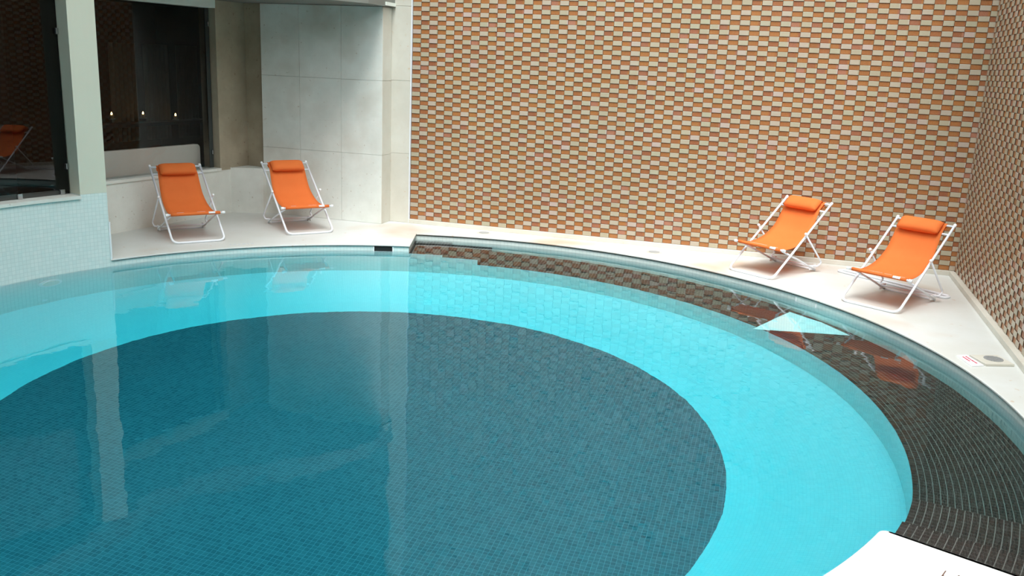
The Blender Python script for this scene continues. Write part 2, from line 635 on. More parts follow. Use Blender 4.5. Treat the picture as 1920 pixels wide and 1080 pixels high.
# pale triangular inlay let into the bench
bm = bmesh.new()
tri = [Vector((4.975, -2.752, 0)), Vector((5.925, -2.565, 0)), Vector((5.66, -2.20, 0)), Vector((5.335, -1.905, 0))]
add_prism(bm, [(p.x, p.y) for p in tri], ZB + 0.0045, ZB + 0.012)
obj('bench_inlay', bm, mosaic('inlay_mosaic', (srgb(236, 248, 248), srgb(226, 244, 246)), srgb(206, 226, 228), 0.026, 0.3), label='white mosaic triangle let into the dark pool bench', category='inlay')

# ------------------------------------------------------------------ water body
def water():
    bm = bmesh.new()
    prof = []
    for a in arc(A1 + 0.05, 360 + A0 - 0.05):
        prof.append(pol(RM + 0.012, a))
    for a in arc(A0 - 0.05, A1 + 0.05):
        prof.append(pol(RO + 0.012, a))
    top = [bm.verts.new((p.x, p.y, ZW)) for p in prof]
    bot = [bm.verts.new((p.x, p.y, -1.75)) for p in prof]
    ct = bm.verts.new((CX, CY, ZW))
    cb = bm.verts.new((CX, CY, -1.75))
    n = len(prof)
    for i in range(n):
        j = (i + 1) % n
        bm.faces.new((ct, top[i], top[j]))
        bm.faces.new((cb, bot[j], bot[i]))
        bm.faces.new((top[i], bot[i], bot[j], top[j]))
    return obj('pool_water', bm, WATER, label='calm turquoise water filling the round pool', category='water', kind='stuff')
water()

# ------------------------------------------------------------------ tiled walls
def tile_mesh(name, mat, w, h, d, bev):
    """one tile: face in the local xz plane at y=0, looking to -y, body behind it"""
    bm = bmesh.new()
    f = [bm.verts.new(p) for p in ((bev, 0, bev), (w - bev, 0, bev), (w - bev, 0, h - bev), (bev, 0, h - bev))]
    e = [bm.verts.new(p) for p in ((0, bev, 0), (w, bev, 0), (w, bev, h), (0, bev, h))]
    b = [bm.verts.new(p) for p in ((0, d, 0), (w, d, 0), (w, d, h), (0, d, h))]
    bm.faces.new(f)
    for i in range(4):
        j = (i + 1) % 4
        bm.faces.new((e[i], e[j], f[j], f[i]))
        bm.faces.new((b[i], b[j], e[j], e[i])).material_index = 1
    bmesh.ops.recalc_face_normals(bm, faces=bm.faces)
    me = bpy.data.meshes.new(name)
    bm.to_mesh(me)
    bm.free()
    me.materials.append(mat)
    me.materials.append(TILE_S)
    return me

TL = tile_mesh('pale_tile', TILE_L, PC - 0.003, PT - 0.0025, 0.019, 0.0022)
TO = tile_mesh('orange_tile', TILE_O, PC - 0.003, PT - 0.0025, 0.010, 0.001)

def tile_wall(name, label, frame, ncol, nrow, first_light, back_box, trim0=0.0):
    """frame(u, z, depth) gives the world matrix of a tile whose lower left corner lies at u along the wall"""
    bm = bmesh.new()
    add_box(bm, *back_box)
    w = obj(name, bm, BACKING, kind='structure', label=label, category='wall')
    cells = []
    for c in range(ncol):
        for r in range(nrow):
            light = ((c + r) % 2 == 1) == first_light
            mx = frame(c * PC + 0.0015, PT + r * PT + 0.001, 0.0 if light else 0.008)
            ctr = mx @ Vector((PC / 2, 0, PT / 2))
            q = to_px(ctr)
            area = 0
            if q and -5 < q[0] < 1925 and -5 < q[1] < 1085:
                a = to_px(mx @ Vector((PC, 0, 0)))
                b = to_px(mx @ Vector((0, 0, PT)))
                o0 = to_px(mx @ Vector((0, 0, 0)))
                area = abs((a[0] - o0[0]) * (b[1] - o0[1]) - (a[1] - o0[1]) * (b[0] - o0[0]))
            cells.append((area, c, r, light, mx))
    cells.sort(key=lambda t: -t[0])
    for area, c, r, light, mx in cells[:300]:
        o = link('tile', TL if light else TO, w)
        o.matrix_world = mx
    verts, faces, mats = [], [], []
    geo = {}
    for me in (TL, TO):
        geo[me.name] = ([v.co.copy() for v in me.vertices], [tuple(p.vertices) for p in me.polygons], [p.material_index for p in me.polygons])
    for area, c, r, light, mx in cells[300:]:
        gv, gf, gm = geo[(TL if light else TO).name]
        o = len(verts)
        verts.extend([tuple(mx @ v) for v in gv])
        faces.extend([tuple(i + o for i in f) for f in gf])
        mats.extend([2 if k else (0 if light else 1) for k in gm])
    me = bpy.data.meshes.new(name + '_tiles')
    me.from_pydata(verts, [], faces)
    me.materials.append(TILE_L)
    me.materials.append(TILE_O)
    me.materials.append(TILE_S)
    me.polygons.foreach_set('material_index', mats)
    link('tile_field', me, w, kind='stuff')
    return w

def frame_back(u, z, d):
    m = Matrix.Identity(4)
    m.translation = (0.012 + u, d, z)
    return m
def frame_right(u, z, d):                                  # u runs from the corner towards the camera
    m = Matrix.Rotation(-math.pi / 2, 4, 'Z')              # local x -> -y, local -y -> -x
    m.translation = (XR + d, 0.0 - u, z)
    return m
NROW = int((HT - PT) / PT)
tile_wall('wall_back', 'tall back wall of pale and orange tiles in a chequer', frame_back, 60, NROW, True, (0.0, XR + 0.2, 0.018, 0.25, 0.0, HT))
tile_wall('wall_right', 'right wall of pale and orange chequered tiles seen at a slant', frame_right, 115, NROW, True, (XR + 0.018, XR + 0.25, YF, 0.017, 0.0, HT))

# skirtings
bm = bmesh.new()
add_box(bm, 0.0, XR, -0.028, 0.02, 0.0, 0.058)
bmesh.ops.bevel(bm, geom=bm.edges[:], offset=0.003, affect='EDGES')
obj('baseboard_back', bm, SKIRT, kind='structure', label='low pale stone skirting along foot of back tile wall', category='baseboard')
bm = bmesh.new()
add_box(bm, XR - 0.058, XR + 0.02, YF, -0.0285, 0.0, 0.058)
bmesh.ops.bevel(bm, geom=bm.edges[:], offset=0.003, affect='EDGES')
obj('baseboard_right', bm, SKIRT, kind='structure', label='low pale stone skirting along foot of right tile wall', category='baseboard')

# ------------------------------------------------------------------ stone-clad pier, pilaster, niche
def slab(name, parent, x0, x1, y0, y1, z0, z1, mat=STONE, bev=0.002):
    bm = bmesh.new()
    add_box(bm, x0, x1, y0, y1, z0, z1)
    bmesh.ops.bevel(bm, geom=bm.edges[:], offset=bev, affect='EDGES')
    return obj(name, bm, mat, parent)

bm = bmesh.new()
add_box(bm, -2.18, -0.312, -0.288, 0.12, 0.0, 2.97)
pier = obj('wall_pier', bm, JOINT, kind='structure', label='broad grey stone-clad pier between niche and tile wall', category='wall')
xs = [-2.188, -1.578, -0.927, -0.302]
zs = [0.0, 0.972, 1.99, 2.968]
g = 0.0015
for i in range(3):
    for k in range(3):
        slab('stone_slab', pier, xs[i] + g, xs[i + 1] - g, -0.302, -0.284, zs[k] + g, zs[k + 1] - g)
for k in range(3):
    slab('stone_slab', pier, -0.316, -0.297, -0.300, 0.0, zs[k] + g, zs[k + 1] - g, SKIRT)
bm = bmesh.new()
add_box(bm, -0.295, -0.0, 0.0, 0.2, 0.0, HT)
pil = obj('wall_pilaster', bm, JOINT, kind='structure', label='narrow pale stone pilaster edging the tile wall', category='wall')
zz = [0.0, 0.99, 2.0, 3.0, 4.0, 5.0, HT]
for k in range(6):
    slab('stone_slab', pil, -0.296, -0.006, -0.018, 0.004, zz[k] + g, zz[k + 1] - g, SKIRT)
slab('edge_trim', pil, -0.006, 0.008, -0.026, 0.01, 0.0, HT, TUBE)
# small cornice board at the head of the pier's side
bm = bmesh.new()
add_box(bm, -0.37, -0.235, -0.335, -0.0205, 2.985, 3.03)
obj('trim_1', bm, PLASTER, kind='structure', label='thin white capping board on head of stone pier', category='trim')
bm = bmesh.new()
add_box(bm, -0.66, -0.38, -0.34, -0.31, 2.985, 3.02)
obj('trim_2', bm, BROWN, kind='structure', label='short brown board at head of stone pier', category='trim')

# line of the window wall on the left: P(s) runs from the niche towards the camera
WD = Vector((0.154, 0.988, 0)).normalized()
WN = Vector((WD.y, -WD.x, 0))                     # looks towards the pool
W0 = Vector((-2.591, -0.531, 0))
def wl(s, off=0.0):
    p = W0 - WD * s + WN * off
    return (p.x, p.y)
def wprism(bm, s0, s1, o0, o1, z0, z1):
    add_prism(bm, [wl(s0, o0), wl(s1, o0), wl(s1, o1), wl(s0, o1)], z0, z1)

bm = bmesh.new()
wprism(bm, -0.02, 3.05, -0.28, 0.0, 0.0, 0.632)
obj('wall_left', bm, STONE, kind='structure', label='low beige stone wall under the wide window', category='wall')
bm = bmesh.new()
wprism(bm, -0.45, 0.205, -0.30, 0.0, 0.632, 2.97)
obj('wall_jamb', bm, STONE2, kind='structure', label='beige stone jamb between wide window and niche', category='wall')
bm = bmesh.new()
wprism(bm, 0.205, 3.05, -0.26, 0.022, 0.632, 0.668)
obj('window_sill', bm, STONE, kind='structure', label='thin stone sill under the wide window', category='sill')
bm = bmesh.new()
add_prism(bm, [(-2.60, -0.536), (-2.150, -0.384), (-2.150, -0.10), (-2.66, -0.10)], 0.0, 0.660)
obj('wall_ledge', bm, STONE, kind='structure', label='low stone ledge block filling foot of niche', category='wall')
bm = bmesh.new()
add_prism(bm, [(-2.75, -0.13), (-2.14, -0.215), (-2.14, 0.1), (-2.75, 0.1)], 0.660, 2.97)
obj('wall_niche', bm, STONE2, kind='structure', label='shaded brownish stone back of the niche', category='wall')

# ceiling slab and the white beam over the wide window
bm = bmesh.new()
add_prism(bm, [(-5.4, 1.6), (-0.25, 1.6), (-0.25, -0.85)] + [tuple(pol(4.75, a)[:2]) for a in (122, 128, 135, 142, 149)] + [(-2.0, -3.72), (-2.3, -8.2), (-5.4, -8.2)], 2.972, 3.25)
obj('ceiling', bm, UPPER, kind='structure', label='grey ceiling slab over niche and windows', category='ceiling')
bm = bmesh.new()
wprism(bm, 0.26, 3.2, -0.20, 0.06, 2.862, 2.971)
obj('trim_beam', bm, PLASTER, kind='structure', label='white beam along head of the wide window', category='beam')
bm = bmesh.new()
add_box(bm, -5.4, -0.296, 0.12, 0.3, 3.251, HT)
obj('wall_upper_back', bm, UPPER, kind='structure', label='grey plaster wall above the niche ceiling', category='wall')
bm = bmesh.new()
add_box(bm, -3.4, -3.2, YF, 0.119, 3.251, HT)
obj('wall_upper_left', bm, UPPER, kind='structure', label='grey plaster wall above the windows', category='wall')
bm = bmesh.new()
add_box(bm, -3.4, -3.2, YF, -8.25, 0.0, 3.25)
obj('wall_near_left', bm, UPPER, kind='structure', label='grey plaster wall left of the camera', category='wall')
bm = bmesh.new()
add_box(bm, -3.4, XR + 0.25, YF - 0.2, YF - 0.001, 0.0, HT)
obj('wall_front', bm, UPPER, kind='structure', label='grey plaster wall behind the camera', category='wall')

bm = bmesh.new()
add_box(bm, -5.4, -0.12, YF - 0.2, 0.3, HT + 0.001, HT + 0.25)  # unseen roof slab, added to keep sky and sun off the left deck
obj('shade_roof', bm, UPPER, kind='structure', label='unseen roof slab added to shade the left side of the pool', category='ceiling')

# ------------------------------------------------------------------ curved mosaic parapet, pillar, window
bm = bmesh.new()
strip(bm, arc(155.7, 205), [(RM, -0.016), (RM, 0.700), (RM + 0.50, 0.700), (RM + 0.50, -0.035)])
for a in (155.7, 205):
    bm.faces.new([bm.verts.new(pol(r, a, z)) for r, z in ((RM, -0.016), (RM, 0.70), (RM + 0.50, 0.70), (RM + 0.50, -0.035))])
# mosaic foot of the pillar, up to the paint line
strip(bm, arc(155.7, 159.65), [(RM, 0.700), (RM, 0.745), (RM + 0.225, 0.745), (RM + 0.225, 0.70)])
for a in (155.7, 159.65):
    bm.faces.new([bm.verts.new(pol(r, a, z)) for r, z in ((RM, 0.70), (RM, 0.745), (RM + 0.225, 0.745), (RM + 0.225, 0.70))])
obj('wall_parapet', bm, MOS_W, kind='structure', label='curved pale mosaic parapet rising from the water on the left', category='wall', normals=True)
bm = bmesh.new()
add_prism(bm, [pol(RM, a)[:2] for a in arc(155.7, 159.65)] + [pol(RM + 0.225, a)[:2] for a in arc(159.65, 155.7)], 0.746, 2.971)
obj('wall_pillar', bm, PILLARM, kind='structure', label='pale green painted pillar between the two dark windows', category='wall')
bm = bmesh.new()
add_prism(bm, [pol(RM - 0.022, a)[:2] for a in arc(159.66, 205)] + [pol(RM + 0.49, a)[:2] for a in arc(205, 159.66)], 0.7005, 0.735)
obj('window_sill', bm, STONE, kind='structure', label='thin curved stone sill on the mosaic parapet', category='sill')
bm = bmesh.new()
add_tube(bm, [pol(RM - 0.004, 155.66, 0.002), pol(RM - 0.004, 155.66, 0.42)], 0.011, 8)
obj('trim_3', bm, CAPM, kind='structure', label='thin white corner bead at the pillar foot', category='trim')

def pane(name, p0, p1, z0, z1, label, lean=0.0, glass=GLASS):
    p0, p1 = Vector((p0[0], p0[1], 0)), Vector((p1[0], p1[1], 0))
    d = (p1 - p0).normalized()
    n = Vector((-d.y, d.x, 0))
    if n.x < 0:
        n = -n
    bm = bmesh.new()
    v = [bm.verts.new(q) for q in (p0 + Vector((0, 0, z0)), p1 + Vector((0, 0, z0)), p1 + n * lean + Vector((0, 0, z1)), p0 + n * lean + Vector((0, 0, z1)))]
    fc = bm.faces.new(v)
    fc.normal_update()
    if fc.normal.dot(n) < 0:
        fc.normal_flip()
    e = empty(name, p0 + Vector((0, 0, z0)), label, 'window', kind='structure')
    o = obj('pane', bm, glass, e, normals=False)
    o.matrix_parent_inverse = Matrix.Translation(-(p0 + Vector((0, 0, z0))))
    return e, d, n, p0

def fitting(parent, loc, size, rz):
    bm = bmesh.new()
    add_box(bm, -size[0] / 2, size[0] / 2, -size[1] / 2, size[1] / 2, 0, size[2])
    bmesh.ops.bevel(bm, geom=bm.edges[:], offset=0.003, affect='EDGES')
    bm.transform(Matrix.Translation(Vector(loc) - parent.location) @ Matrix.Rotation(rz, 4, 'Z'))
    return obj('glass_clamp', bm, CHROME, parent)

w1, d1, n1, q1 = pane('window_1', (-2.262, -4.009), (-3.170, -8.075), 0.735, 2.971, 'dark glass window over the mosaic parapet reflecting deck chairs', -0.018)
rz1 = math.atan2(d1.y, d1.x)
for s in (0.10, 0.58, 1.1, 1.7, 2.3, 2.9, 3.5):
    p = q1 + d1 * s + n1 * 0.006
    fitting(w1, (p.x, p.y, 0.735), (0.052, 0.03, 0.055), rz1)
for z in (1.00, 2.40):
    p = q1 + d1 * 0.022 + n1 * 0.004
    fitting(w1, (p.x, p.y, z), (0.030, 0.03, 0.062), rz1)

ga = W0 - WD * 0.215 - WN * 0.105
gb = W0 - WD * 3.0 - WN * 0.105
w2, d2, n2, q2 = pane('window_2', (ga.x, ga.y), (gb.x, gb.y), 0.669, 2.860, 'wide dark glass window above the low stone wall', glass=GLASS2)
rz2 = math.atan2(d2.y, d2.x)
bm = bmesh.new()
wprism(bm, 0.215, 0.285, -0.125, -0.112, 0.669, 2.860)
bm.transform(Matrix.Translation(-w2.location))
obj('side_frame', bm, FRAME, w2)
for z in (0.86, 2.62):
    p = q2 + d2 * 0.03 + n2 * 0.012
    fitting(w2, (p.x, p.y, z), (0.030, 0.026, 0.062), rz2)

# straight low wall that carries the long pane on, out of the frame
bm = bmesh.new()
pa = q1 + d1 * 1.75
pb = q1 + d1 * 4.16
add_prism(bm, [(pa + n1 * 0.12)[:2], (pb + n1 * 0.12)[:2], (pb - n1 * 0.12)[:2], (pa - n1 * 0.12)[:2]], 0.0, 0.70)
obj('wall_left_low', bm, PLASTER, kind='structure', label='plain low wall under the far end of the long pane', category='wall')

# ------------------------------------------------------------------ dark room behind the windows
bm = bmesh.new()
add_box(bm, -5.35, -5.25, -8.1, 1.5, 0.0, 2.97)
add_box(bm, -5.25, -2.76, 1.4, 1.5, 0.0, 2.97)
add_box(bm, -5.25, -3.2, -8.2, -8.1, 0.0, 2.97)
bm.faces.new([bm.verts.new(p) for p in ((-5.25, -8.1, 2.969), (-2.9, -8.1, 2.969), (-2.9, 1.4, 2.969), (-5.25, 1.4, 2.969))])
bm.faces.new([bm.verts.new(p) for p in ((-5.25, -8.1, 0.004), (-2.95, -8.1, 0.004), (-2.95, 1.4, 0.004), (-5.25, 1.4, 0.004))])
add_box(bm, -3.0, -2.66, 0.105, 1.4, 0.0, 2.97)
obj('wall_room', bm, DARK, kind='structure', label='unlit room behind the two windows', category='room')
# closing wall between the pillar and the low stone wall
bm = bmesh.new()
add_prism(bm, [pol(RM + 0.23, 155.8)[:2], pol(RM + 0.23, 158.6)[:2], wl(3.2, -0.25), wl(3.055, 0.0)], 0.0, 2.97)
bm.normal_update()
for f in bm.faces:
    if f.normal.dot(Vector((-0.8, -0.6, 0))) > 0.2:
        f.material_index = 1
obj('wall_return', bm, [STONE, DARK], kind='structure', label='stone return wall behind the green pillar', category='wall')

def woff(s, off, z=0.0):
    p = W0 - WD * s + WN * off
    return Vector((p.x, p.y, z))
# pale rounded panel standing just inside the wide window
bm = bmesh.new()
L, H, T = 2.35, 0.984, 0.06
prof = [(0, 0), (L, 0), (L, H)] + [(0.06 - 0.06 * math.sin(t * math.pi / 10), H - 0.06 + 0.06 * math.cos(t * math.pi / 10)) for t in range(6)]
fr = [bm.verts.new((x, 0, z)) for x, z in prof]
bk = [bm.verts.new((x, T, z)) for x, z in prof]
bm.faces.new(fr)
bm.faces.new(bk[::-1])
for i in range(len(prof)):
    j = (i + 1) % len(prof)
    bm.faces.new((fr[i], bk[i], bk[j], fr[j]))
po = woff(0.27, -0.37, 0.008)
bm.transform(Matrix.Translation(po) @ Matrix.Rotation(math.atan2(-WD.y, -WD.x), 4, 'Z'))
obj('rounded_screen', bm, PANEL, label='low pale panel with rounded corner inside the wide window', category='panel')

def curtain(s0, s1, label):
    bm = bmesh.new()
    n = 24
    lo, hi = [], []
    for i in range(n + 1):
        s = s0 + (s1 - s0) * i / n
        o = -1.90 + 0.02 * math.sin(i * 1.6)
        lo.append(bm.verts.new(woff(s, o, 0.9)))
        hi.append(bm.verts.new(woff(s, o, 2.35)))
    for i in range(n):
        bm.faces.new((lo[i], lo[i + 1], hi[i + 1], hi[i]))
    o = obj('curtain', bm, CURT, smooth=True, normals=False, label=label, category='curtain', group='curtains in the dark room')
    md = o.modifiers.new('thick', 'SOLIDIFY')
    md.thickness = 0.006
curtain(-1.36, -0.90, 'dim curtain panel behind the rightmost candle')
curtain(-0.74, -0.24, 'dim curtain panel behind the middle candle')
curtain(-0.10, 0.40, 'dim curtain panel behind the leftmost candle')

def candle(loc, label):
    e = empty('candle', loc, label, 'candle', 'candles in the dark room')
    bm = bmesh.new()
    add_tube(bm, [(0, 0, 0), (0, 0, 0.05)], 0.03, 12)
    obj('wax', bm, WAX, e, smooth=False)
    bm = bmesh.new()
    add_tube(bm, [(0, 0, -0.012), (0, 0, 0.0)], 0.05, 12)
    obj('dish', bm, FRAME, e)
    bm = bmesh.new()
    bmesh.ops.create_uvsphere(bm, u_segments=10, v_segments=8, radius=0.013)
    for v in bm.verts:
        v.co.z = 0.070 + v.co.z * (2.2 if v.co.z > 0 else 1.2)
        if v.co.z > 0.070:
            k = 1 - (v.co.z - 0.070) / 0.03
            v.co.x *= max(0.1, k)
            v.co.y *= max(0.1, k)
    obj('flame', bm, FLAME, e, smooth=True)
for x, y, z, l in ((-4.360, -0.828, 1.27, 'lit candle at left in the dark room'), (-4.271, -0.257, 1.26, 'lit candle in the middle of the dark room'), (-4.172, 0.380, 1.215, 'brightest lit candle at right in the dark room')):
    candle((x, y, z), l)
bm = bmesh.new()
wprism(bm, -1.5, 1.2, -1.80, -1.52, 1.15, 1.20)
obj('shelf', bm, DARK, label='dark shelf carrying the three candles', category='shelf')

# ------------------------------------------------------------------ deck chairs
R_T = 0.0135
W2 = 0.315
TOP = (1.037, 0.826)
def on_frame(k):
    return TOP[0] * k, 0.0135 + (TOP[1] - 0.0135) * k

SLING = [(1.018, 0.829), (0.912, 0.748), (0.848, 0.640), (0.768, 0.520), (0.680, 0.442), (0.560, 0.378), (0.420, 0.338), (0.270, 0.327), (0.165, 0.345), (0.131, 0.357)]
def sling_profile(n=36):
    """centre line of the sling, (back, up), from the upper bar to the front bar"""
    P = [Vector(p) for p in SLING]
    P = [P[0] * 2 - P[1]] + P + [P[-1] * 2 - P[-2]]
    m = len(SLING) - 1
    out = []
    for i in range(n + 1):
        u = min(m - 1e-6, i * m / n)
        k = int(u)
        t = u - k
        a, b, c, d = P[k:k + 4]
        q = 0.5 * (2 * b + (c - a) * t + (2 * a - 5 * b + 4 * c - d) * t * t + (3 * b - a - 3 * c + d) * t ** 3)
        out.append((q.x, q.y))
    return out

def make_chair(label):
    e = empty('deck_chair', (0, 0, 0), label, 'chair', 'orange sling deck chairs')
    # main tube: front bar on the floor, two long sides
    bm = bmesh.new()
    t = TOP
    add_tube(bm, round_path([(-W2, t[0], t[1]), (-W2, 0, 0.0135), (W2, 0, 0.0135), (W2, t[0], t[1])], 0.085, 7), R_T, 10)
    obj('main_frame', bm, TUBE, e, smooth=True)
    for k, ext in ((0.985, 0.0), (0.888, 0.0)):
        y, z = on_frame(k)
        bm = bmesh.new()
        add_tube(bm, [(-W2, y, z), (W2, y, z)], 0.011, 10)
        obj('crossbar', bm, TUBE, e, smooth=True)
    for s in (-1, 1):
        bm = bmesh.new()
        add_tube(bm, [(s * W2, t[0] - 0.012, t[1] - 0.010), (s * W2, t[0] + 0.010, t[1] + 0.008)], 0.0165, 10)
        obj('end_cap', bm, CAPM, e, smooth=False)
    # seat frame: two rails from the front bar down to the rear foot
    for s in (-1, 1):
        bm = bmesh.new()
        x = s * (W2 - 0.032)
        add_tube(bm, round_path([(x, 0.127, 0.339), (x, 0.60, 0.150), (x, 0.905, 0.016)], 0.1, 4), 0.0115, 10)
        obj('seat_rail', bm, TUBE, e, smooth=True)
        bm = bmesh.new()                                   # notched hinge plate at the rail's foot
        add_box(bm, x - 0.006, x + 0.006, 0.78, 0.915, 0.028, 0.085)
        bm.transform(Matrix.Translation((0, 0, 0)))
        bmesh.ops.bevel(bm, geom=bm.edges[:], offset=0.004, affect='EDGES')
        h = obj('hinge_plate', bm, CAPM, e)
        # strut from the pivot knob on the main tube down to the notches
        bm = bmesh.new()
        xo = s * (W2 + 0.020)
        add_tube(bm, round_path([(xo, 0.535, 0.500), (xo, 0.945, 0.115), (xo, 0.86, 0.075), (s * (W2 - 0.05), 0.86, 0.075)], 0.03, 5), 0.0105, 10)
        obj('strut', bm, TUBE, e, smooth=True)
        bm = bmesh.new()
        bmesh.ops.create_uvsphere(bm, u_segments=12, v_segments=8, radius=0.017)
        bm.transform(Matrix.Translation((xo, 0.540, 0.500)))
        obj('knob', bm, CAPM, e, smooth=True)
    for y, z in ((0.90, 0.020), (0.80, 0.075)):
        bm = bmesh.new()
        add_tube(bm, [(-W2 + 0.032, y, z), (W2 - 0.032, y, z)], 0.0115, 10)
        obj('rear_bar', bm, TUBE, e, smooth=True)
    bm = bmesh.new()
    add_tube(bm, [(-0.345, 0.127, 0.339), (0.345, 0.127, 0.339)], 0.0115, 10)
    obj('seat_bar', bm, TUBE, e, smooth=True)
    for s in (-1, 1):
        bm = bmesh.new()
        add_tube(bm, [(s * 0.322, 0.127, 0.339), (s * 0.357, 0.127, 0.339)], 0.0165, 10)
        obj('end_cap', bm, CAPM, e, smooth=False)
    # sling
    pr = sling_profile()
    # wrap round the upper bar (behind) and round the front bar
    yb, zb = on_frame(0.985)
    head = [(yb + 0.020 * math.cos(a), zb + 0.020 * math.sin(a)) for a in [D2R(d) for d in (-50, -20, 10, 40, 70)]]
    back2 = on_frame(0.945)
    head = [(back2[0] + 0.014, back2[1] - 0.016)] + head
    tail = [(0.127 + 0.017 * math.cos(a), 0.339 + 0.017 * math.sin(a)) for a in [D2R(d) for d in (110, 150, 190, 230, 270, 300)]] + [(0.20, 0.312), (0.27, 0.296)]
    full = head + pr + tail
    bm = bmesh.new()
    rows = []
    nh = len(head)
    N = len(full)
    for i, (y, z) in enumerate(full):
        k = min(1.0, max(0.0, (i - nh) / (len(pr) - 1)))
        half = 0.240 + 0.055 * k
        if i >= nh + len(pr):
            half = 0.300
        row = []
        for j in range(9):
            u = -1 + 2 * j / 8
            dz = -0.010 * (1 - u * u) * math.sin(math.pi * k)
            row.append(bm.verts.new((u * half, y, z + dz)))
        rows.append(row)
    for a, b in zip(rows, rows[1:]):
        for j in range(8):
            bm.faces.new((a[j], a[j + 1], b[j + 1], b[j]))
    so = obj('sling', bm, FABRIC, e, smooth=True)
    md = so.modifiers.new('thickness', 'SOLIDIFY')
    md.thickness = 0.003
    md.offset = 0
    # head pillow with its flap hung over the top bar
    bm = bmesh.new()
    cy, cz = on_frame(0.908)
    tdir = Vector((0, TOP[0], TOP[1])).normalized()
    ndir = Vector((0, -tdir.z, tdir.y))
    ctr = Vector((0, cy, cz)) + ndir * 0.060
    rows = []
    for i in range(15):
        u = -1 + 2 * i / 14
        k = (1 - abs(u) ** 8) ** 0.5 if abs(u) < 1 else 0.0
        k = max(0.30, k)
        ring = []
        for s in range(20):
            a = 2 * math.pi * s / 20
            ca, sa = math.cos(a), math.sin(a)
            ex = abs(ca) ** 0.75 * (1 if ca > 0 else -1) * 0.088
            ey = abs(sa) ** 0.85 * (1 if sa > 0 else -1) * 0.050 * k
            ring.append(bm.verts.new(ctr + Vector((u * 0.225, 0, 0)) + tdir * ex * (0.86 + 0.14 * k) + ndir * ey))
        rows.append(ring)
    for a, b in zip(rows, rows[1:]):
        for s in range(20):
            q = (s + 1) % 20
            bm.faces.new((a[s], a[q], b[q], b[s]))
    bm.faces.new(rows[0])
    bm.faces.new(rows[-1][::-1])
    pil_o = obj('pillow', bm, FABRIC, e, smooth=True)
    bm = bmesh.new()
    pts = [ctr + tdir * 0.084 + ndir * 0.004, ctr + tdir * 0.098 - ndir * 0.014, ctr + tdir * 0.104 - ndir * 0.050, ctr + tdir * 0.078 - ndir * 0.094, ctr + tdir * 0.030 - ndir * 0.098]
    rows = [[bm.verts.new(p + Vector((x, 0, 0))) for x in (-0.215, 0, 0.215)] for p in pts]
    for a, b in zip(rows, rows[1:]):
        for j in range(2):
            bm.faces.new((a[j], a[j + 1], b[j + 1], b[j]))
    fl = obj('pillow_flap', bm, FABRIC, pil_o, smooth=True)
    md = fl.modifiers.new('thickness', 'SOLIDIFY')
    md.thickness = 0.003
    # white patch sewn on the front bar, and the white print beside it
    bm = bmesh.new()
    for a0, a1 in ((100, 190),):
        st = [D2R(a0 + (a1 - a0) * i / 5) for i in range(6)]
        lo = [bm.verts.new((0.155, 0.127 + 0.0205 * math.cos(a), 0.339 + 0.0205 * math.sin(a))) for a in st]
        hi = [bm.verts.new((0.235, 0.127 + 0.0205 * math.cos(a), 0.339 + 0.0205 * math.sin(a))) for a in st]
        for i in range(5):
            bm.faces.new((lo[i], lo[i + 1], hi[i + 1], hi[i]))
    pt = obj('maker_patch', bm, CAPM, e, smooth=True)
    pt.modifiers.new('thickness', 'SOLIDIFY').thickness = 0.002
    return e

def add_print(e, strokes):
    """loose white strokes printed on the front of the sling: (x0, t0, x1, t1, width)"""
    pr = sling_profile(60)
    def at(x, t):
        i = min(59.0, max(0.0, t * 60))
        a, f = int(i), i - int(i)
        y = pr[a][0] * (1 - f) + pr[a + 1][0] * f
        z = pr[a][1] * (1 - f) + pr[a + 1][1] * f
        return Vector((x, y - 0.001, z + 0.006))
    for x0, t0, x1, t1, w in strokes:
        bm = bmesh.new()
        n = 6
        rows = []
        for k in range(n + 1):
            f = k / n
            p = at(x0 + (x1 - x0) * f, t0 + (t1 - t0) * f)
            q = at(x0 + (x1 - x0) * f, t0 + (t1 - t0) * f + w)
            rows.append((bm.verts.new(p), bm.verts.new(q)))
        for a, b in zip(rows, rows[1:]):
            bm.faces.new((a[0], b[0], b[1], a[1]))
        o = obj('white_print', bm, CAPM, e)
        o.modifiers.new('thickness', 'SOLIDIFY').thickness = 0.0015

def copy_tree(o, parent=None):
    c = o.copy()
    COL.objects.link(c)
    c.parent = parent
    for ch in list(o.children):
        copy_tree(ch, c)
    return c

proto = make_chair('orange deck chair beside the right tile wall, largest of the four')
specs = [
    (6.099, -2.178, 58.2, 'orange deck chair near the right tile wall, nearest to the small red sign', [(0.05, 0.93, 0.13, 0.955, 0.018), (-0.10, 0.92, 0.0, 0.955, 0.016), (-0.16, 0.90, -0.07, 0.925, 0.012), (0.21, 0.925, 0.27, 0.935, 0.02), (-0.02, 0.88, 0.03, 0.955, 0.02)]),
    (4.852, -1.167, 55.6, 'orange deck chair on the deck against the middle of the back tile wall', [(-0.14, 0.97, 0.10, 0.972, 0.016), (0.19, 0.955, 0.25, 0.955, 0.02)]),
    (-1.675, -2.60, 140.5, 'orange deck chair in front of the wide dark window', [(0.02, 0.972, 0.12, 0.974, 0.014), (-0.22, 0.965, -0.14, 0.965, 0.02)]),
    (-0.785, -1.445, 139.3, 'orange deck chair before the broad stone pier and niche', [(0.02, 0.972, 0.13, 0.974, 0.014), (-0.22, 0.965, -0.15, 0.965, 0.02)]),
]
for i, (x, y, a, lab, strokes) in enumerate(specs):
    c = proto if i == 0 else copy_tree(proto)
    if i:
        c.name = 'deck_chair'
    c.location = (x, y, 0.0005)
    c.rotation_euler = (0, 0, D2R(a - 90))
    c['label'] = lab
    specs[i] = (c, strokes)
for c, strokes in specs:
    add_print(c, strokes)

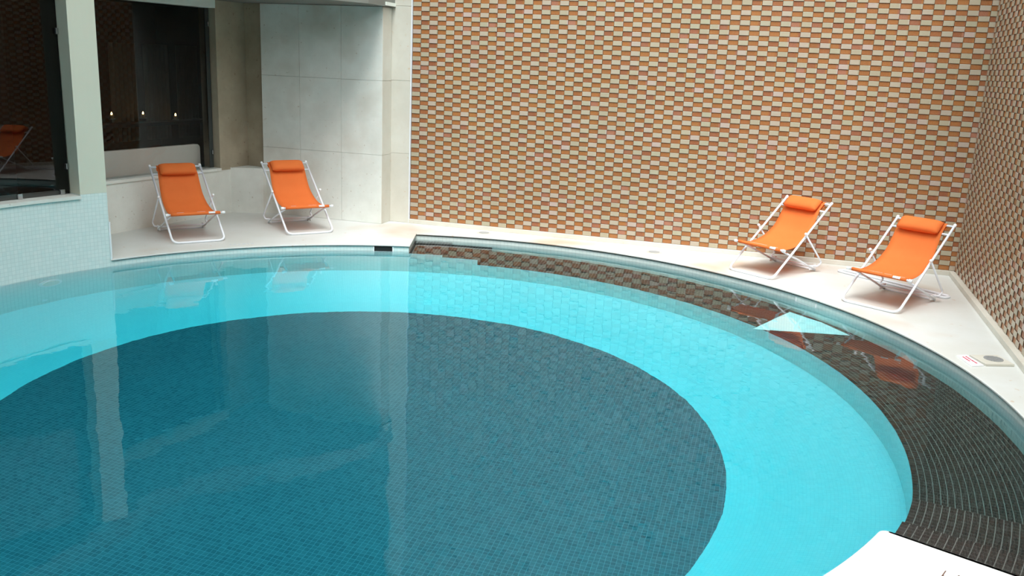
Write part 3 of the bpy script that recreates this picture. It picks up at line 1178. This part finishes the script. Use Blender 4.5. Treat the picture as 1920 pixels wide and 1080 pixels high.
# white tubular footrest frame lying flat behind the right-hand chair
bm = bmesh.new()
pa, pb = Vector((5.90, -0.42, 0.014)), Vector((6.98, -1.34, 0.014))
dd = (pb - pa).normalized()
nn = Vector((-dd.y, dd.x, 0)) * 0.06
path = [pa - nn + dd * 0.3, pb - nn, pb + nn, pa + nn, pa - nn, pa - nn + dd * 0.32]
add_tube(bm, round_path(path, 0.06, 5), 0.0135, 10, cap=False)
obj('footrest_frame', bm, TUBE, smooth=True, label='white tubular frame lying flat on deck behind the right-hand chair', category='frame')

# ------------------------------------------------------------------ pool fittings
def arc_box(bm, r0, r1, a0, a1, z0, z1, n=6):
    pts = [pol(r0, a0 + (a1 - a0) * i / n)[:2] for i in range(n + 1)] + [pol(r1, a1 + (a0 - a1) * i / n)[:2] for i in range(n + 1)]
    add_prism(bm, pts, z0, z1)

def skimmer(label, r, a0, a1, z0, z1, dark):
    e = empty('skimmer', pol(r, (a0 + a1) / 2, z0), label, 'skimmer', 'pool skimmers')
    def part(name, bm, mat):
        bm.transform(Matrix.Translation(-e.location))
        obj(name, bm, mat, e)
    bm = bmesh.new()
    arc_box(bm, r - 0.004, r + 0.004, a0, a1, z0, z1)
    part('mouth', bm, dark)
    da = math.degrees(0.012 / r)
    for nm, b0, b1, y0, y1 in (('frame_bar', a0 - da, a1 + da, z0 - 0.014, z0), ('frame_bar', a0 - da, a0, z0, z1), ('frame_bar', a1, a1 + da, z0, z1)):
        bm = bmesh.new()
        arc_box(bm, r - 0.010, r + 0.004, b0, b1, y0, y1)
        part(nm, bm, CAPM)
skimmer('black skimmer mouth in pool wall beside the far step', RM, 110.2, 113.3, -0.098, -0.026, BLACK)
skimmer('small slot skimmer in outer pool wall in front of the right-hand chair', RO, 43.6, 46.7, -0.12, -0.05, MOS_W)

# round underwater lamp on the left wall
def pool_lamp():
    a, z = 165.2, -0.36
    n = Vector((-math.cos(D2R(a)), -math.sin(D2R(a)), 0))
    t = Vector((n.y, -n.x, 0))
    loc = pol(RM, a, z)
    e = empty('pool_lamp', loc, 'round white underwater lamp on the pool wall at left', 'lamp')
    def disc(name, r, d0, d1, mat):
        bm = bmesh.new()
        add_tube(bm, [n * d0, n * d1], r, 24)
        obj(name, bm, mat, e)
    disc('rim', 0.13, -0.005, 0.025, CAPM)
    disc('lens', 0.095, 0.025, 0.035, PANEL)
pool_lamp()
bm = bmesh.new()
a = 166.3
n = Vector((-math.cos(D2R(a)), -math.sin(D2R(a)), 0))
add_tube(bm, [pol(RM, a, -0.98), pol(RM, a, -0.98) + n * 0.02], 0.035, 16)
obj('water_inlet', bm, CAPM, label='small round inlet low on the pool wall under the lamp', category='inlet')

# round lids set in the deck
for loc, lab in (((1.217, -0.215), 'small grey round lid in the deck nearest the stone pilaster'), ((3.607, -0.38), 'small grey round lid in the deck at the middle of the tile wall')):
    e = empty('inspection_cover', (loc[0], loc[1], 0), lab, 'inspection cover', 'round lids set in the deck')
    bm = bmesh.new()
    add_tube(bm, [(0, 0, -0.002), (0, 0, 0.003)], 0.10, 24)
    obj('rim', bm, SKIRT, e)
    bm = bmesh.new()
    add_tube(bm, [(0, 0, 0.003), (0, 0, 0.006)], 0.072, 24)
    obj('plate', bm, GREY, e)

# raised slab with round grille, and the card with red print
e = empty('drain_cover', (6.985, -3.688, 0), 'white square cover slab with round grey grille on right deck', 'drain cover', rz=D2R(21))
bm = bmesh.new()
add_box(bm, -0.128, 0.128, -0.125, 0.125, 0.0, 0.022)
bmesh.ops.bevel(bm, geom=bm.edges[:], offset=0.003, affect='EDGES')
obj('slab', bm, SKIRT, e)
bm = bmesh.new()
add_tube(bm, [(0.02, 0.01, 0.02), (0.02, 0.01, 0.027)], 0.078, 28)
gr = obj('grille', bm, GREY, e)
for k in range(-3, 4):
    bm = bmesh.new()
    hw = math.sqrt(max(0.0, 0.07 ** 2 - (k * 0.02) ** 2))
    add_box(bm, 0.02 - hw, 0.02 + hw, 0.01 + k * 0.02 - 0.004, 0.01 + k * 0.02 + 0.004, 0.027, 0.030)
    obj('bar', bm, GREY, gr)
c0 = Vector((6.714, -3.648, 0))
c1 = Vector((6.804, -3.591, 0))
c2 = Vector((6.896, -3.860, 0))
c3 = Vector((6.792, -3.921, 0))
bm = bmesh.new()
add_prism(bm, [(p.x, p.y) for p in (c0, c1, c2, c3)], 0.0008, 0.010)
card = obj('notice_card', bm, CAPM, label='white notice card with red print lying by the pool edge', category='notice')
def on_card(u, v):
    p = (c0 * (1 - u) + c3 * u) * (1 - v) + (c1 * (1 - u) + c2 * u) * v
    return (p.x, p.y)
for v0, v1, us in ((0.60, 0.74, [(0.14, 0.24), (0.26, 0.38), (0.40, 0.47), (0.50, 0.66), (0.68, 0.82)]), (0.30, 0.44, [(0.16, 0.27), (0.29, 0.36), (0.38, 0.50), (0.52, 0.60)])):
    for u0, u1 in us:
        bm = bmesh.new()
        add_prism(bm, [on_card(u0, v0), on_card(u1, v0), on_card(u1, v1), on_card(u0, v1)], 0.010, 0.0108)
        obj('red_print', bm, RED, card)

# faint lettering strip set in the coping in front of the left-hand chair
e = empty('depth_mark', pol(4.40, 134.6, 0.0), 'faint grey lettering on the coping between the two left chairs', 'marking', rz=D2R(134.6 - 90))
xk = -0.16
for k, (w, h) in enumerate(((0.02, 0.05), (0.035, 0.045), (0.03, 0.05), (0.04, 0.05), (0.02, 0.045), (0.035, 0.05))):
    bm = bmesh.new()
    add_box(bm, xk, xk + w, -h / 2, h / 2, 0.0002, 0.0012)
    obj('letter', bm, INK, e)
    xk += w + 0.022

# small square socket on the near coping block
e = empty('deck_socket', (6.085, -7.60, 0), 'small square metal socket on near coping block', 'socket', rz=D2R(-23))
bm = bmesh.new()
add_box(bm, -0.035, 0.035, -0.035, 0.035, 0.0, 0.006)
bmesh.ops.bevel(bm, geom=bm.edges[:], offset=0.002, affect='EDGES')
obj('rim', bm, BROWN, e)
bm = bmesh.new()
add_box(bm, -0.026, 0.026, -0.026, 0.026, 0.006, 0.012)
obj('plate', bm, CAPM, e)
